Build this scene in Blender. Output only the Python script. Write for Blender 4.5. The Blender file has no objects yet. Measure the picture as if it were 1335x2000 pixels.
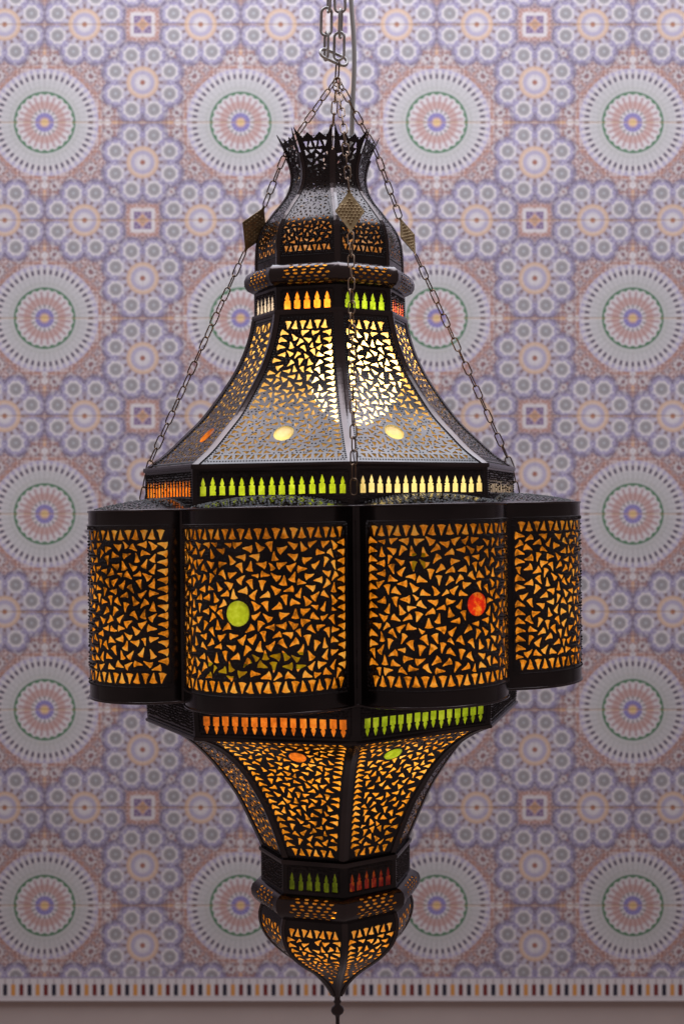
import bpy, math, random
import numpy as np
from mathutils import Vector, Matrix
from mathutils.geometry import delaunay_2d_cdt

S = 0.0006            # metres for one unit of the lantern drawing
CZ = 2.0              # height of the camera and of the lantern's middle
DCAM = 2778.0         # camera distance in lantern units (50 mm lens)
KW = 2.0              # the wall stands at twice that distance
sc = bpy.context.scene
col = sc.collection

# ------------------------------------------------------------------ camera
cam_d = bpy.data.cameras.new("camera")
cam_d.sensor_fit = 'VERTICAL'; cam_d.sensor_height = 36; cam_d.lens = 50
cam_d.clip_start = 0.05; cam_d.clip_end = 100
cam_d.dof.use_dof = True
cam_d.dof.focus_distance = (DCAM - 330) * S
cam_d.dof.aperture_fstop = 9.0
cam = bpy.data.objects.new("camera", cam_d); col.objects.link(cam)
cam.location = (0, -DCAM * S, CZ); cam.rotation_euler = (math.radians(90), 0, 0)
sc.camera = cam

# ------------------------------------------------------------------ world and light
w = bpy.data.worlds.new("World"); sc.world = w; w.use_nodes = True
w.node_tree.nodes["Background"].inputs[0].default_value = (0.76, 0.60, 0.58, 1)
w.node_tree.nodes["Background"].inputs[1].default_value = 0.235

def area(name, loc, rot, size, power, color):
    d = bpy.data.lights.new(name, 'AREA'); d.shape = 'RECTANGLE'
    d.size, d.size_y = size; d.energy = power; d.color = color
    o = bpy.data.objects.new(name, d); col.objects.link(o)
    o.location = loc; o.rotation_euler = [math.radians(a) for a in rot]
    return o
# the roof light over the courtyard: it lights the wall from above and gleams on the lantern's shoulders
area("roof_light", (0.0, 0.35, CZ + 2.1), (-4, 0, 0), (2.8, 1.7), 98, (0.87, 0.92, 1.0))

sc.view_settings.view_transform = 'Standard'
sc.view_settings.look = 'None'
sc.view_settings.exposure = 0.0
sc.view_settings.gamma = 1.0
sc.view_settings.use_curve_mapping = False
sc.cycles.max_bounces = 6
sc.cycles.transparent_max_bounces = 8
sc.cycles.sample_clamp_indirect = 3.0
sc.cycles.caustics_reflective = False
sc.cycles.caustics_refractive = False

# ------------------------------------------------------------------ materials
def new_mat(name):
    m = bpy.data.materials.new(name); m.use_nodes = True
    nt = m.node_tree; nt.nodes.clear()
    out = nt.nodes.new("ShaderNodeOutputMaterial")
    return m, nt, out

def metal(name, base, rough, metallic=0.85, bump=0.25, scale=60, spot=0.5, tint=None, coat=0.0):
    m, nt, out = new_mat(name)
    N, L = nt.nodes, nt.links
    b = N.new("ShaderNodeBsdfPrincipled")
    tc = N.new("ShaderNodeTexCoord")
    n1 = N.new("ShaderNodeTexNoise"); n1.inputs["Scale"].default_value = scale; n1.inputs["Detail"].default_value = 6
    n2 = N.new("ShaderNodeTexNoise"); n2.inputs["Scale"].default_value = scale * 0.28; n2.inputs["Detail"].default_value = 5
    L.new(tc.outputs["Object"], n1.inputs["Vector"]); L.new(tc.outputs["Object"], n2.inputs["Vector"])
    cr = N.new("ShaderNodeValToRGB")
    cr.color_ramp.elements[0].position = 0.3; cr.color_ramp.elements[1].position = 0.72
    t = tint or [c * (1 + spot * 1.6) for c in base]
    cr.color_ramp.elements[0].color = (*[c * (1 - spot * 0.5) for c in base], 1)
    cr.color_ramp.elements[1].color = (*t, 1)
    L.new(n2.outputs[0], cr.inputs[0]); L.new(cr.outputs[0], b.inputs["Base Color"])
    mr = N.new("ShaderNodeMapRange"); mr.inputs[3].default_value = rough * 0.75; mr.inputs[4].default_value = rough * 1.35
    L.new(n1.outputs[0], mr.inputs[0]); L.new(mr.outputs[0], b.inputs["Roughness"])
    b.inputs["Metallic"].default_value = metallic
    b.inputs["Coat Weight"].default_value = coat; b.inputs["Coat Roughness"].default_value = 0.12; b.inputs["Coat Tint"].default_value = (0.62, 0.80, 1.0, 1)  # blue coat tint puts the bluish sky sheen into the metal's colour
    bp = N.new("ShaderNodeBump"); bp.inputs["Strength"].default_value = bump; bp.inputs["Distance"].default_value = 0.0012
    L.new(n2.outputs[0], bp.inputs["Height"]); L.new(bp.outputs[0], b.inputs["Normal"])
    L.new(b.outputs[0], out.inputs[0])
    return m

M_METAL = metal("dark_patinated_brass", (0.025, 0.018, 0.0175), 0.17, 0.78, 0.55, 55, 0.6, None, 0.18)
M_RIB = metal("dark_rib_metal", (0.046, 0.029, 0.026), 0.18, 0.8, 0.45, 45, 0.5, None, 0.36)
M_CHAIN = metal("tarnished_chain", (0.11, 0.08, 0.065), 0.38, 0.9, 0.1, 200, 0.5, (0.26, 0.16, 0.10))
M_PLATE = metal("hammered_brass_plate", (0.30, 0.20, 0.09), 0.42, 0.6, 0.4, 300, 0.5, (0.50, 0.36, 0.20))
M_STEEL = metal("galvanised_steel", (0.36, 0.335, 0.325), 0.40, 0.55, 0.15, 150, 0.3)

def glass(name, c, clear=0.0, alt=None, mottling=0.5, through=None, grain=26):
    """coloured translucent sheet glass: passes light on scattered, a small share straight through"""
    m, nt, out = new_mat(name)
    N, L = nt.nodes, nt.links
    tc = N.new("ShaderNodeTexCoord")
    n = N.new("ShaderNodeTexNoise"); n.inputs["Scale"].default_value = grain; n.inputs["Detail"].default_value = 7; n.inputs["Roughness"].default_value = 0.7
    L.new(tc.outputs["Object"], n.inputs["Vector"])
    n2 = N.new("ShaderNodeTexNoise"); n2.inputs["Scale"].default_value = 190; n2.inputs["Detail"].default_value = 3
    L.new(tc.outputs["Object"], n2.inputs["Vector"])
    ad = N.new("ShaderNodeMath"); ad.operation = 'MULTIPLY_ADD'; ad.inputs[1].default_value = 0.45; ad.inputs[2].default_value = 0.0
    L.new(n2.outputs[0], ad.inputs[0])
    ad2 = N.new("ShaderNodeMath"); ad2.operation = 'MULTIPLY_ADD'; ad2.inputs[1].default_value = 0.6
    L.new(n.outputs[0], ad2.inputs[0]); L.new(ad.outputs[0], ad2.inputs[2])
    cr = N.new("ShaderNodeValToRGB"); e = cr.color_ramp.elements
    e[0].position = 0.40; e[1].position = 0.64
    e[0].color = (*[x * (1 - mottling * 0.75) for x in c], 1)
    e[1].color = (*(alt or c), 1)
    k = e.new(0.52); k.color = (*c, 1)
    L.new(ad2.outputs[0], cr.inputs[0])
    tr = N.new("ShaderNodeBsdfTranslucent"); L.new(cr.outputs[0], tr.inputs[0])
    gl = N.new("ShaderNodeBsdfGlossy"); gl.inputs["Roughness"].default_value = 0.25; gl.inputs[0].default_value = (0.6, 0.6, 0.6, 1)
    m1 = N.new("ShaderNodeMixShader"); m1.inputs[0].default_value = 0.05
    L.new(tr.outputs[0], m1.inputs[1]); L.new(gl.outputs[0], m1.inputs[2])
    last = m1
    if clear > 0:
        tp = N.new("ShaderNodeBsdfTransparent"); tp.inputs[0].default_value = (*(through or c), 1)
        m2 = N.new("ShaderNodeMixShader"); m2.inputs[0].default_value = clear
        L.new(m1.outputs[0], m2.inputs[1]); L.new(tp.outputs[0], m2.inputs[2])
        last = m2
    L.new(last.outputs[0], out.inputs[0])
    return m

M_PIT = metal("black_patina", (0.010, 0.008, 0.010), 0.5, 0.2, 0.1, 60, 0.3)
G_PALE = glass("pale_amber_glass", (0.56, 0.35, 0.10), 0.32, (0.62, 0.46, 0.21), 0.45, (1.0, 0.78, 0.40))
G_AMBER = glass("amber_glass", (0.90, 0.35, 0.018), 0.0, (0.96, 0.60, 0.16), 1.05, None, 15)
G_AMBER_C = glass("clear_amber_glass", (0.84, 0.36, 0.03), 0.10, (0.92, 0.58, 0.18), 0.9, None, 18)
G_DOME = glass("mottled_amber_glass", (0.70, 0.30, 0.07), 0.25, (0.9, 0.62, 0.40), 0.9)  # duller, strongly mottled amber, partly see-through
G_ORANGE = glass("orange_glass", (0.95, 0.25, 0.02), 0.0, (0.95, 0.42, 0.06), 0.4)
G_LIME = glass("lime_glass", (0.48, 0.72, 0.03), 0.0, (0.62, 0.86, 0.10), 0.35)
G_CREAM = glass("cream_glass", (0.97, 0.90, 0.50), 0.0, (1.0, 0.97, 0.66), 0.2)
G_LIME_DIM = glass("dimmed_lime_glass", (0.22, 0.36, 0.015), 0.0, (0.32, 0.46, 0.05), 0.5)  # lime glass darkened to stand in for dimmer light
G_GREEN_DIM = glass("dimmed_green_glass", (0.10, 0.17, 0.008), 0.0, (0.16, 0.24, 0.02), 0.6)  # green glass darkened further, dim light of the lowest band in its colour
G_RED_DIM = glass("dimmed_red_orange_glass", (0.20, 0.018, 0.022), 0.0, (0.36, 0.10, 0.012), 0.7)  # red and orange glass with the band's dim light put into its colour
G_ORANGE_DIM = glass("dimmed_orange_glass", (0.60, 0.17, 0.02), 0.0, (0.70, 0.28, 0.05), 0.5)  # orange glass darkened to imitate weaker light behind it
G_RED = glass("red_glass", (0.80, 0.03, 0.01), 0.0, (1.0, 0.42, 0.03), 0.3, None, 60)
G_ROSE = glass("rose_orange_glass", (0.75, 0.10, 0.08), 0.0, (0.9, 0.35, 0.05), 0.6)
G_GREY = glass("clear_grey_glass", (0.55, 0.52, 0.55), 0.3, (0.7, 0.7, 0.7), 0.4)

# ------------------------------------------------------------------ tiled wall material (a node network in wall millimetres)
class X_:
    """small helper: arithmetic on shader sockets"""
    nt = None
    def __init__(self, s): self.s = s
    @staticmethod
    def op(kind, *a, clamp=False):
        n = X_.nt.nodes.new("ShaderNodeMath"); n.operation = kind; n.use_clamp = clamp
        for i, v in enumerate(a):
            if isinstance(v, X_): X_.nt.links.new(v.s, n.inputs[i])
            else: n.inputs[i].default_value = v
        return X_(n.outputs[0])
    def __add__(a, b): return X_.op('ADD', a, b)
    __radd__ = __add__
    def __sub__(a, b): return X_.op('SUBTRACT', a, b)
    def __rsub__(a, b): return X_.op('SUBTRACT', b, a)
    def __mul__(a, b): return X_.op('MULTIPLY', a, b)
    __rmul__ = __mul__
    def __truediv__(a, b): return X_.op('DIVIDE', a, b)
def xabs(a): return X_.op('ABSOLUTE', a)
def xmax(a, b): return X_.op('MAXIMUM', a, b)
def xmin(a, b): return X_.op('MINIMUM', a, b)
def xsin(a): return X_.op('SINE', a)
def xcos(a): return X_.op('COSINE', a)
def xlen(a, b): return X_.op('SQRT', a * a + b * b)
def step(a, e, soft=1.2):       # 1 where a < e
    return X_.op('MULTIPLY_ADD', a, -1.0 / soft, e / soft + 0.5, clamp=True)
def band(a, lo, hi, soft=1.2):
    return step(a, hi, soft) * (1.0 - step(a, lo, soft))
def mixc(f, a, b):
    n = X_.nt.nodes.new("ShaderNodeMix"); n.data_type = 'RGBA'
    for v, i in ((f, 0), (a, 6), (b, 7)):
        if isinstance(v, X_): X_.nt.links.new(v.s, n.inputs[i])
        elif isinstance(v, tuple): n.inputs[i].default_value = (*v, 1)
        else: n.inputs[i].default_value = v
    return X_(n.outputs[2])

WHITE = (0.66, 0.59, 0.60); LILAC = (0.42, 0.34, 0.42); BLUE = (0.17, 0.13, 0.36); BROWN = (0.40, 0.20, 0.15)
ORANGE = (0.66, 0.36, 0.20); GREEN = (0.06, 0.17, 0.08); GREY = (0.29, 0.26, 0.27); DARK = (0.07, 0.05, 0.09); PINK = (0.58, 0.36, 0.34)

def mosaic():
    m, nt, out = new_mat("mosaic_tile"); X_.nt = nt
    N, L = nt.nodes, nt.links
    tc = N.new("ShaderNodeTexCoord"); sp = N.new("ShaderNodeSeparateXYZ")
    L.new(tc.outputs["Object"], sp.inputs[0])
    P = 382.4
    u = X_(sp.outputs[0]) * (1 / (S * KW)) + (667 - 87)
    v = X_(sp.outputs[2]) * (-1 / (S * KW)) + (1000 - 239)
    def fold(t): return xabs(X_.op('PINGPONG', xabs(t), P / 2))
    a, b = fold(u), fold(v)
    X, Y = xmax(a, b), xmin(a, b)
    r0 = xlen(X, Y); th = X_.op('ARCTAN2', Y, X)
    # the red-brown field with its small chips
    q1 = xsin(X * 0.62 + 0.4) * xsin(Y * 0.62)
    q2 = xsin((X + Y) * 0.41 + 0.6) * xsin((X - Y) * 0.41)
    c = mixc(band(q1, 0.25, 2.0, 0.4), BROWN, PINK)
    c = mixc(band(q2, 0.42, 2.0, 0.3) * 0.8, c, WHITE)
    c = mixc(step(q2, -0.60, 0.3) * 0.65, c, DARK)
    c = mixc(band(q1, -2.0, -0.62, 0.3) * 0.6, c, (0.30, 0.20, 0.32))
    octo = xmax(X, (X + Y) * 0.7071)
    c = mixc(band(octo, 106, 111, 2.0) * 0.9, c, (0.46, 0.22, 0.16))
    c = mixc(band(octo, 118, 121, 2.0) * 0.7, c, (0.46, 0.24, 0.18))
    for mx, my, mr in ((91.0, 89.0, 12.0), (124.0, 19.0, 11.0), (113.0, 50.0, 8.0), (135.5, 135.5, 9.0), (103.0, 68.0, 6.0)):
        ex, ey = X - mx, Y - my
        er = xlen(ex, ey); et_ = X_.op('ARCTAN2', ey, ex)
        lob = er + xcos(et_ * 8.0) * (mr * 0.16)
        c = mixc(step(er, mr * 1.15, 2.0) * 0.8, c, (0.26, 0.13, 0.12))
        c = mixc(step(lob, mr * 0.85, 2.0) * 0.85, c, WHITE)
        c = mixc(step(er, mr * 0.38, 2.0) * 0.9, c, (0.24, 0.08, 0.08))
    # white fleurons on the axes
    for cx, rr in ((109, 7.5), (123, 9.0)):
        c = mixc(step(xabs(X - cx) + Y * 1.1, rr, 2.0), c, WHITE)
    c = mixc(step(xabs(X - 139) * 0.5 + Y * 1.3, 5.0, 2.0), c, ORANGE)
    # daisy: eight grey discs round an orange ring, lilac ground
    dx = xabs(P / 2 - X); dy = xabs(Y - 78.0)
    fx, fy = xmax(dx, dy), xmin(dx, dy)
    rf = xlen(fx, fy); tf = X_.op('ARCTAN2', fy, fx)
    dc = xlen(fx - 52.7, fy - 21.8)
    ground = xmax(step(dc, 22.5, 3.0), step(rf, 50, 2.0))
    rim = xmax(step(dc, 28.5, 2.0), step(rf, 54, 2.0))
    chips = xsin(fx * 0.95) * xsin(fy * 0.95)
    c = mixc(rim, c, mixc(band(chips, -0.1, 2.0, 0.5), (0.07, 0.05, 0.10), (0.34, 0.27, 0.38)))
    g = mixc(band(chips, 0.12, 2.0, 0.5), (0.22, 0.18, 0.36), (0.56, 0.49, 0.60))
    c = mixc(ground, c, g)
    c = mixc(band(rf, 31, 44, 3.0) * 0.45, c, WHITE)
    sp16 = xcos(tf * 16.0)
    c = mixc(band(rf, 32, 40, 2.5) * band(sp16, 0.15, 2, 0.6) * 0.85, c, (0.20, 0.11, 0.11))
    c = mixc(band(rf, 40, 47, 2.5) * band(xcos(tf * 8.0), 0.55, 2, 0.5) * 0.7, c, (0.30, 0.22, 0.26))
    c = mixc(step(rf, 31.5, 2.0), c, (0.62, 0.40, 0.28))
    c = mixc(band(rf, 22.5, 27.5, 2.5) * band(xcos(tf * 32.0), -0.4, 2, 0.6) * 0.85, c, (0.70, 0.55, 0.48))
    c = mixc(step(rf, 23.0, 2.0), c, (0.44, 0.38, 0.50))
    c = mixc(band(rf, 9.5, 15.5, 3.0) * 0.75, c, WHITE)
    c = mixc(step(rf, 11.5, 2.5), c, WHITE)
    c = mixc(step(rf, 5.0, 2.5), c, (0.34, 0.12, 0.08))
    ta = X_.op('ARCTAN2', fy - 21.8, fx - 52.7)
    c = mixc(step(dc + xcos(ta * 8.0) * 1.3, 16.6, 2.4), c, WHITE)
    c = mixc(step(dc, 11.6, 1.5), c, GREY)
    ta = X_.op('ARCTAN2', fy - 21.8, fx - 52.7)
    c = mixc(band(dc, 6, 11, 2) * band(xcos(ta * 12.0), 0.2, 2, 0.6) * 0.6, c, (0.42, 0.39, 0.40))
    c = mixc(step(dc, 3.2, 2.0) * 0.7, c, (0.5, 0.5, 0.54))
    # square knot
    ms = xmax(P / 2 - X, P / 2 - Y); mn = xmin(P / 2 - X, P / 2 - Y)
    sx, sy = P / 2 - X, P / 2 - Y
    c = mixc(step(ms, 31.5, 2.0), c, mixc(band(xsin(sx * 0.7) * xsin(sy * 0.7), 0.1, 2, 0.5), BROWN, PINK))
    c = mixc(step(ms, 23.5, 2.0), c, WHITE)
    c = mixc(step(ms, 17.0, 2.0), c, (0.20, 0.11, 0.26))
    c = mixc(step(mn, 3.5, 2.5) * step(ms, 17, 2), c, (0.45, 0.32, 0.38))
    c = mixc(step(ms + mn, 12.5, 3.0), c, ORANGE)
    # big rosette
    c = mixc(step(r0, 105, 2.0), c, (0.58, 0.51, 0.60))
    c = mixc(band(r0, 83, 101, 2.0), c, WHITE)
    s60 = xcos(th * 48.0)
    c = mixc(band(r0, 85, 95, 2.5) * band(s60, 0.05, 2, 0.7) * 0.95, c, DARK)
    c = mixc(band(r0, 96, 104, 2.5) * band(s60, 0.25, 2, 0.7) * 0.5, c, BLUE)
    c = mixc(step(r0, 84, 2.5), c, (0.63, 0.58, 0.60))
    s96 = xcos(th * 96.0)
    c = mixc(band(r0, 62, 84, 6.0) * band(s96, -0.1, 2, 0.9) * 0.5, c, (0.30, 0.31, 0.28))
    c = mixc(band(r0, 62, 70, 6.0) * 0.3, c, (0.36, 0.37, 0.31))
    c = mixc(band(r0, 66, 84, 4.0) * band(s60, 0.55, 2, 0.5) * 0.28, c, (0.26, 0.25, 0.25))
    c = mixc(step(r0, 60.5, 2.0), c, GREEN)
    rs = r0 + xcos(th * 24.0) * 1.6
    c = mixc(step(rs, 55.0, 2.0), c, WHITE)
    s24 = xcos(th * 24.0 + 3.14159)
    c = mixc(band(r0, 24, 52, 4.0) * band(s24, 0.35, 2, 0.8) * 0.75, c, (0.36, 0.17, 0.18))
    c = mixc(band(r0, 26, 41, 5.0) * 0.62, c, (0.46, 0.22, 0.18))
    s16 = xcos(th * 16.0)
    c = mixc(step(r0, 25.5, 2.0), c, WHITE)
    c = mixc(band(r0, 20.5, 26.5, 2.0) * band(s16, 0.2, 2, 0.7) * 0.75, c, (0.14, 0.12, 0.12))
    c = mixc(step(r0, 18.5, 2.0), c, BLUE)
    c = mixc(band(r0, 11, 18, 3.0) * band(xcos(th * 16.0 + 3.14159), 0.4, 2, 0.7) * 0.6, c, (0.5, 0.45, 0.72))
    c = mixc(step(r0, 10.0, 2.5), c, PINK)
    c = mixc(step(r0, 6.5, 2.5), c, (0.75, 0.50, 0.22))
    cb = N.new("ShaderNodeCombineXYZ"); L.new((X / 5.2).s, cb.inputs[0]); L.new((Y / 5.2).s, cb.inputs[1])
    vo = N.new("ShaderNodeTexVoronoi"); vo.inputs["Scale"].default_value = 1.0; vo.inputs["Randomness"].default_value = 0.75
    L.new(cb.outputs[0], vo.inputs["Vector"])
    sc_ = N.new("ShaderNodeSeparateColor"); L.new(vo.outputs["Color"], sc_.inputs[0])
    outside = (1.0 - step(r0, 104, 2.0)) * (1.0 - step(rf, 46, 3.0)) * (1.0 - step(dc, 18.5, 2.0))
    tess = X_(sc_.outputs[0])
    c = mixc(band(tess, 0.0, 0.26, 0.1) * (outside * 0.36 + 0.04), c, (0.14, 0.11, 0.16))
    c = mixc(band(tess, 0.70, 1.1, 0.1) * (outside * 0.36 + 0.04), c, WHITE)
    c = mixc(0.06, c, (0.50, 0.44, 0.46))
    # printed tiles butt together: thin joints, a pale and a dark hair on each
    hv = X_.op('PINGPONG', xabs(v + 0.0), P / 4)       # joints every P/2 down the wall
    jv = hv * 1.0
    vv = xabs(X_.op('PINGPONG', xabs(v), P / 4) )
    c = mixc(step(vv, 1.0, 1.2) * 0.7, c, (0.48, 0.27, 0.13))
    uu = X_.op('PINGPONG', xabs(u), P / 4)
    c = mixc(step(uu, 0.5, 1.0) * 0.30, c, (0.30, 0.22, 0.24))
    # slight firing differences from tile to tile, and dust
    nz = N.new("ShaderNodeTexNoise"); nz.inputs["Scale"].default_value = 3.0; nz.inputs["Detail"].default_value = 5
    L.new(tc.outputs["Object"], nz.inputs["Vector"])
    k = X_.op('MULTIPLY_ADD', X_(nz.outputs[0]), 0.30, 0.84)
    n3 = N.new("ShaderNodeTexNoise"); n3.inputs["Scale"].default_value = 260; n3.inputs["Detail"].default_value = 2
    L.new(tc.outputs["Object"], n3.inputs["Vector"])
    k = k * X_.op('MULTIPLY_ADD', X_(n3.outputs[0]), 0.5, 0.75)
    vm = N.new("ShaderNodeVectorMath"); vm.operation = 'SCALE'
    L.new(c.s, vm.inputs[0]); L.new(k.s, vm.inputs[3])
    bs = N.new("ShaderNodeBsdfPrincipled"); L.new(vm.outputs[0], bs.inputs["Base Color"])
    bs.inputs["Roughness"].default_value = 0.5; bs.inputs["Specular IOR Level"].default_value = 0.3
    bp = N.new("ShaderNodeBump"); bp.inputs["Strength"].default_value = 0.6; bp.inputs["Distance"].default_value = 0.0008
    L.new((1.0 - step(vv, 1.2, 1.5)).s, bp.inputs["Height"]); L.new(bp.outputs[0], bs.inputs["Normal"])
    L.new(bs.outputs[0], out.inputs[0])
    return m

def border_mat():
    m, nt, out = new_mat("striped_border_tile"); X_.nt = nt
    N, L = nt.nodes, nt.links
    tc = N.new("ShaderNodeTexCoord"); sp = N.new("ShaderNodeSeparateXYZ"); L.new(tc.outputs["Object"], sp.inputs[0])
    u = X_(sp.outputs[0]) * (1 / (S * KW)) + 2661.3      # picture units along the strip
    v = X_(sp.outputs[2]) * (-1 / (S * KW)) + 1000
    q = 15.85
    t = X_.op('FRACT', u / q); idx = X_.op('FLOOR', X_.op('MODULO', u / q, 3.0))
    inx = step(xabs(t - 0.5) * q, 4.1, 1.2)
    iny = band(v, 1921.5, 1943.5, 1.2)
    colr = mixc(step(idx, 0.5, 0.1), mixc(step(idx, 1.5, 0.1), (0.16, 0.015, 0.015), (0.62, 0.27, 0.07)), (0.015, 0.012, 0.03))
    # order along the strip: dark, deep red, orange
    c = mixc(step(v, 1910, 1.5), WHITE, (0.28, 0.22, 0.30))
    c = mixc(band(v, 1911, 1921, 1) * step(xabs(t - 0.5) * q, 1.6, 1.0) * 0.6, c, (0.3, 0.2, 0.22))
    c = mixc(inx * iny, c, colr)
    c = mixc(band(v, 1946, 1947.5, 1.0) * 0.5, c, (0.3, 0.25, 0.3))
    bs = N.new("ShaderNodeBsdfPrincipled"); L.new(c.s, bs.inputs["Base Color"]); bs.inputs["Roughness"].default_value = 0.45
    L.new(bs.outputs[0], out.inputs[0])
    return m

def plaster():
    m, nt, out = new_mat("brown_plaster"); N, L = nt.nodes, nt.links
    tc = N.new("ShaderNodeTexCoord"); n = N.new("ShaderNodeTexNoise"); n.inputs["Scale"].default_value = 9; n.inputs["Detail"].default_value = 8
    L.new(tc.outputs["Object"], n.inputs["Vector"])
    cr = N.new("ShaderNodeValToRGB"); cr.color_ramp.elements[0].color = (0.42, 0.33, 0.31, 1); cr.color_ramp.elements[1].color = (0.50, 0.41, 0.385, 1)
    L.new(n.outputs[0], cr.inputs[0])
    bs = N.new("ShaderNodeBsdfPrincipled"); L.new(cr.outputs[0], bs.inputs["Base Color"]); bs.inputs["Roughness"].default_value = 0.8
    bp = N.new("ShaderNodeBump"); bp.inputs["Strength"].default_value = 0.3; bp.inputs["Distance"].default_value = 0.002
    L.new(n.outputs[0], bp.inputs["Height"]); L.new(bp.outputs[0], bs.inputs["Normal"])
    L.new(bs.outputs[0], out.inputs[0])
    return m

# ------------------------------------------------------------------ object helpers
def mesh_obj(name, V, F, mat, parent=None, smooth=None, world=True):
    me = bpy.data.meshes.new(name)
    me.from_pydata([tuple(map(float, p)) for p in V], [], [tuple(int(i) for i in f) for f in F])
    me.materials.append(mat); me.update()
    if smooth is not None:
        me.polygons.foreach_set("use_smooth", smooth if hasattr(smooth, '__len__') else [bool(smooth)] * len(me.polygons))
    o = bpy.data.objects.new(name, me); col.objects.link(o)
    if parent is not None: o.parent = parent
    return o

def tag(o, label, cat, group=None):
    o["label"] = label; o["category"] = cat
    if group: o["group"] = group
    return o

def box(name, x0, x1, y0, y1, z0, z1, mat, parent=None):
    V = [(x, y, z) for x in (x0, x1) for y in (y0, y1) for z in (z0, z1)]
    F = [(0, 1, 3, 2), (4, 6, 7, 5), (0, 4, 5, 1), (2, 3, 7, 6), (0, 2, 6, 4), (1, 5, 7, 3)]
    return mesh_obj(name, V, F, mat, parent)

# ------------------------------------------------------------------ the wall (object origin at eye height so that its tiles start there)
WY = (KW - 1) * DCAM * S
def ypx(y): return (1000 - y) * S * KW           # height on the wall for a row of the picture
wall = bpy.data.objects.new("tiled_wall", None); col.objects.link(wall)
wall.location = (0, WY, CZ)
tag(wall, "tall wall of lilac, white and brown mosaic tiles with green ringed rosettes behind the lantern", "wall")
box("mosaic_panel", -4.5, 4.5, 0, 0.2, ypx(1908), 3.4, mosaic(), wall)
box("border_strip", -4.5, 4.5, -0.004, 0.2, ypx(1954), ypx(1908) - 0.0005, border_mat(), wall)["label"] = "narrow white border strip with black, red and orange bars"
box("plaster_dado", -4.5, 4.5, 0.006, 0.2, -CZ, ypx(1954) - 0.0005, plaster(), wall)["label"] = "plain brown plaster below the tiles"

# ------------------------------------------------------------------ the lantern
lantern = bpy.data.objects.new("hanging_lantern", None); col.objects.link(lantern)
lantern.location = (0, 0, CZ)
tag(lantern, "large dark pierced metal lantern with amber glass, hanging in front of the tiled wall", "lantern")

TA = [(-1000, .035), (-780, .035), (-650, .025), (-385, .03), (-330, .028), (10, .02), (82, .008), (160, 0), (900, 0)]
TB = [(-1000, -.06), (-650, -.055), (-385, -.02), (-200, 0), (900, 0)]
def itab(t, z): return np.interp(z, [a for a, _ in t], [b for _, b in t])
def warp(P):
    """hand made and hung slightly askew: the tiers lean a little; then lantern units to metres"""
    P = np.asarray(P, float).reshape(-1, 3)
    X, Fr, Z = P[:, 0], P[:, 1], P[:, 2]
    Z2 = Z + itab(TA, Z) * X + itab(TB, Z) * Fr
    X2 = X - 19 - 0.0105 * Z
    return np.stack([X2 * S, -Fr * S, Z2 * S], 1)

VA = [6.3, 51.0, 96.0, 141.0, 186.0, 231.0, 276.0, 317.5]      # compass angles of the eight corners
def face(i):
    a, b = VA[i], VA[(i + 1) % 8]
    if b < a: b += 360
    return math.radians((a + b) / 2), math.radians((b - a) / 2)
# face 7 = front left, face 0 = front right, face 6 = left side, face 1 = right side

def densify(prof, step_=7.0):
    """Catmull-Rom through the profile points"""
    p = np.array(prof, float)
    if len(p) < 3: return p
    e = np.vstack([2 * p[0] - p[1], p, 2 * p[-1] - p[-2]])
    out = []
    for i in range(1, len(e) - 2):
        n = max(1, int(np.linalg.norm(e[i + 1] - e[i]) / step_))
        for k in range(n):
            t = k / n
            out.append(0.5 * ((2 * e[i]) + (-e[i - 1] + e[i + 1]) * t + (2 * e[i - 1] - 5 * e[i] + 4 * e[i + 1] - e[i + 2]) * t * t + (-e[i - 1] + 3 * e[i] - 3 * e[i + 1] + e[i + 2]) * t ** 3))
    out.append(e[-2])
    return np.array(out)

class FlatMap:
    """one face of an eight sided turned shape: x across, s down the profile"""
    def __init__(self, i, prof):
        self.m, self.h = face(i)
        p = densify(prof)
        self.R, self.Z = p[:, 0], p[:, 1]
        A = self.R * math.cos(self.h)
        self.S = np.concatenate([[0], np.cumsum(np.hypot(np.diff(A), np.diff(self.Z)))])
        self.A = A; self.len = self.S[-1]
    def w(self, s): return np.interp(s, self.S, self.R) * math.sin(self.h)
    def __call__(self, x, s):
        x = np.asarray(x, float); s = np.asarray(s, float)
        A = np.interp(s, self.S, self.A); Z = np.interp(s, self.S, self.Z)
        o = (math.sin(self.m), math.cos(self.m)); t = (math.cos(self.m), -math.sin(self.m))
        return np.stack([A * o[0] + x * t[0], A * o[1] + x * t[1], Z + 0 * x], -1)
    rows = property(lambda self: self.S[1:-1])

class LobeMap:
    """bulging drum wall: x is arc length, s runs down"""
    def __init__(self, i, z0, z1, Rv=378.0, bulge=130.0, grow=0.0):
        self.m, self.h = face(i)
        c = Rv * math.sin(self.h); self.Av = Rv * math.cos(self.h); self.c = c; self.b = bulge
        self.r = (c * c + bulge * bulge) / (2 * bulge); self.phi = math.asin(min(1, c / self.r))
        self.W = self.r * self.phi; self.z0, self.z1 = z0, z1; self.len = z0 - z1
    def w(self, s): return self.W + 0 * np.asarray(s, float)
    def xy(self, x, d=0.0):
        f = np.asarray(x, float) / self.r
        A = self.Av + self.b - self.r + (self.r + d) * np.cos(f); q = (self.r + d) * np.sin(f)
        return A, q
    def __call__(self, x, s):
        A, q = self.xy(x)
        o = (math.sin(self.m), math.cos(self.m)); t = (math.cos(self.m), -math.sin(self.m))
        s = np.asarray(s, float)
        return np.stack([A * o[0] + q * t[0], A * o[1] + q * t[1], self.z0 - s + 0 * A], -1)
    rows = property(lambda self: np.arange(20, self.len - 10, 40.0))

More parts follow.
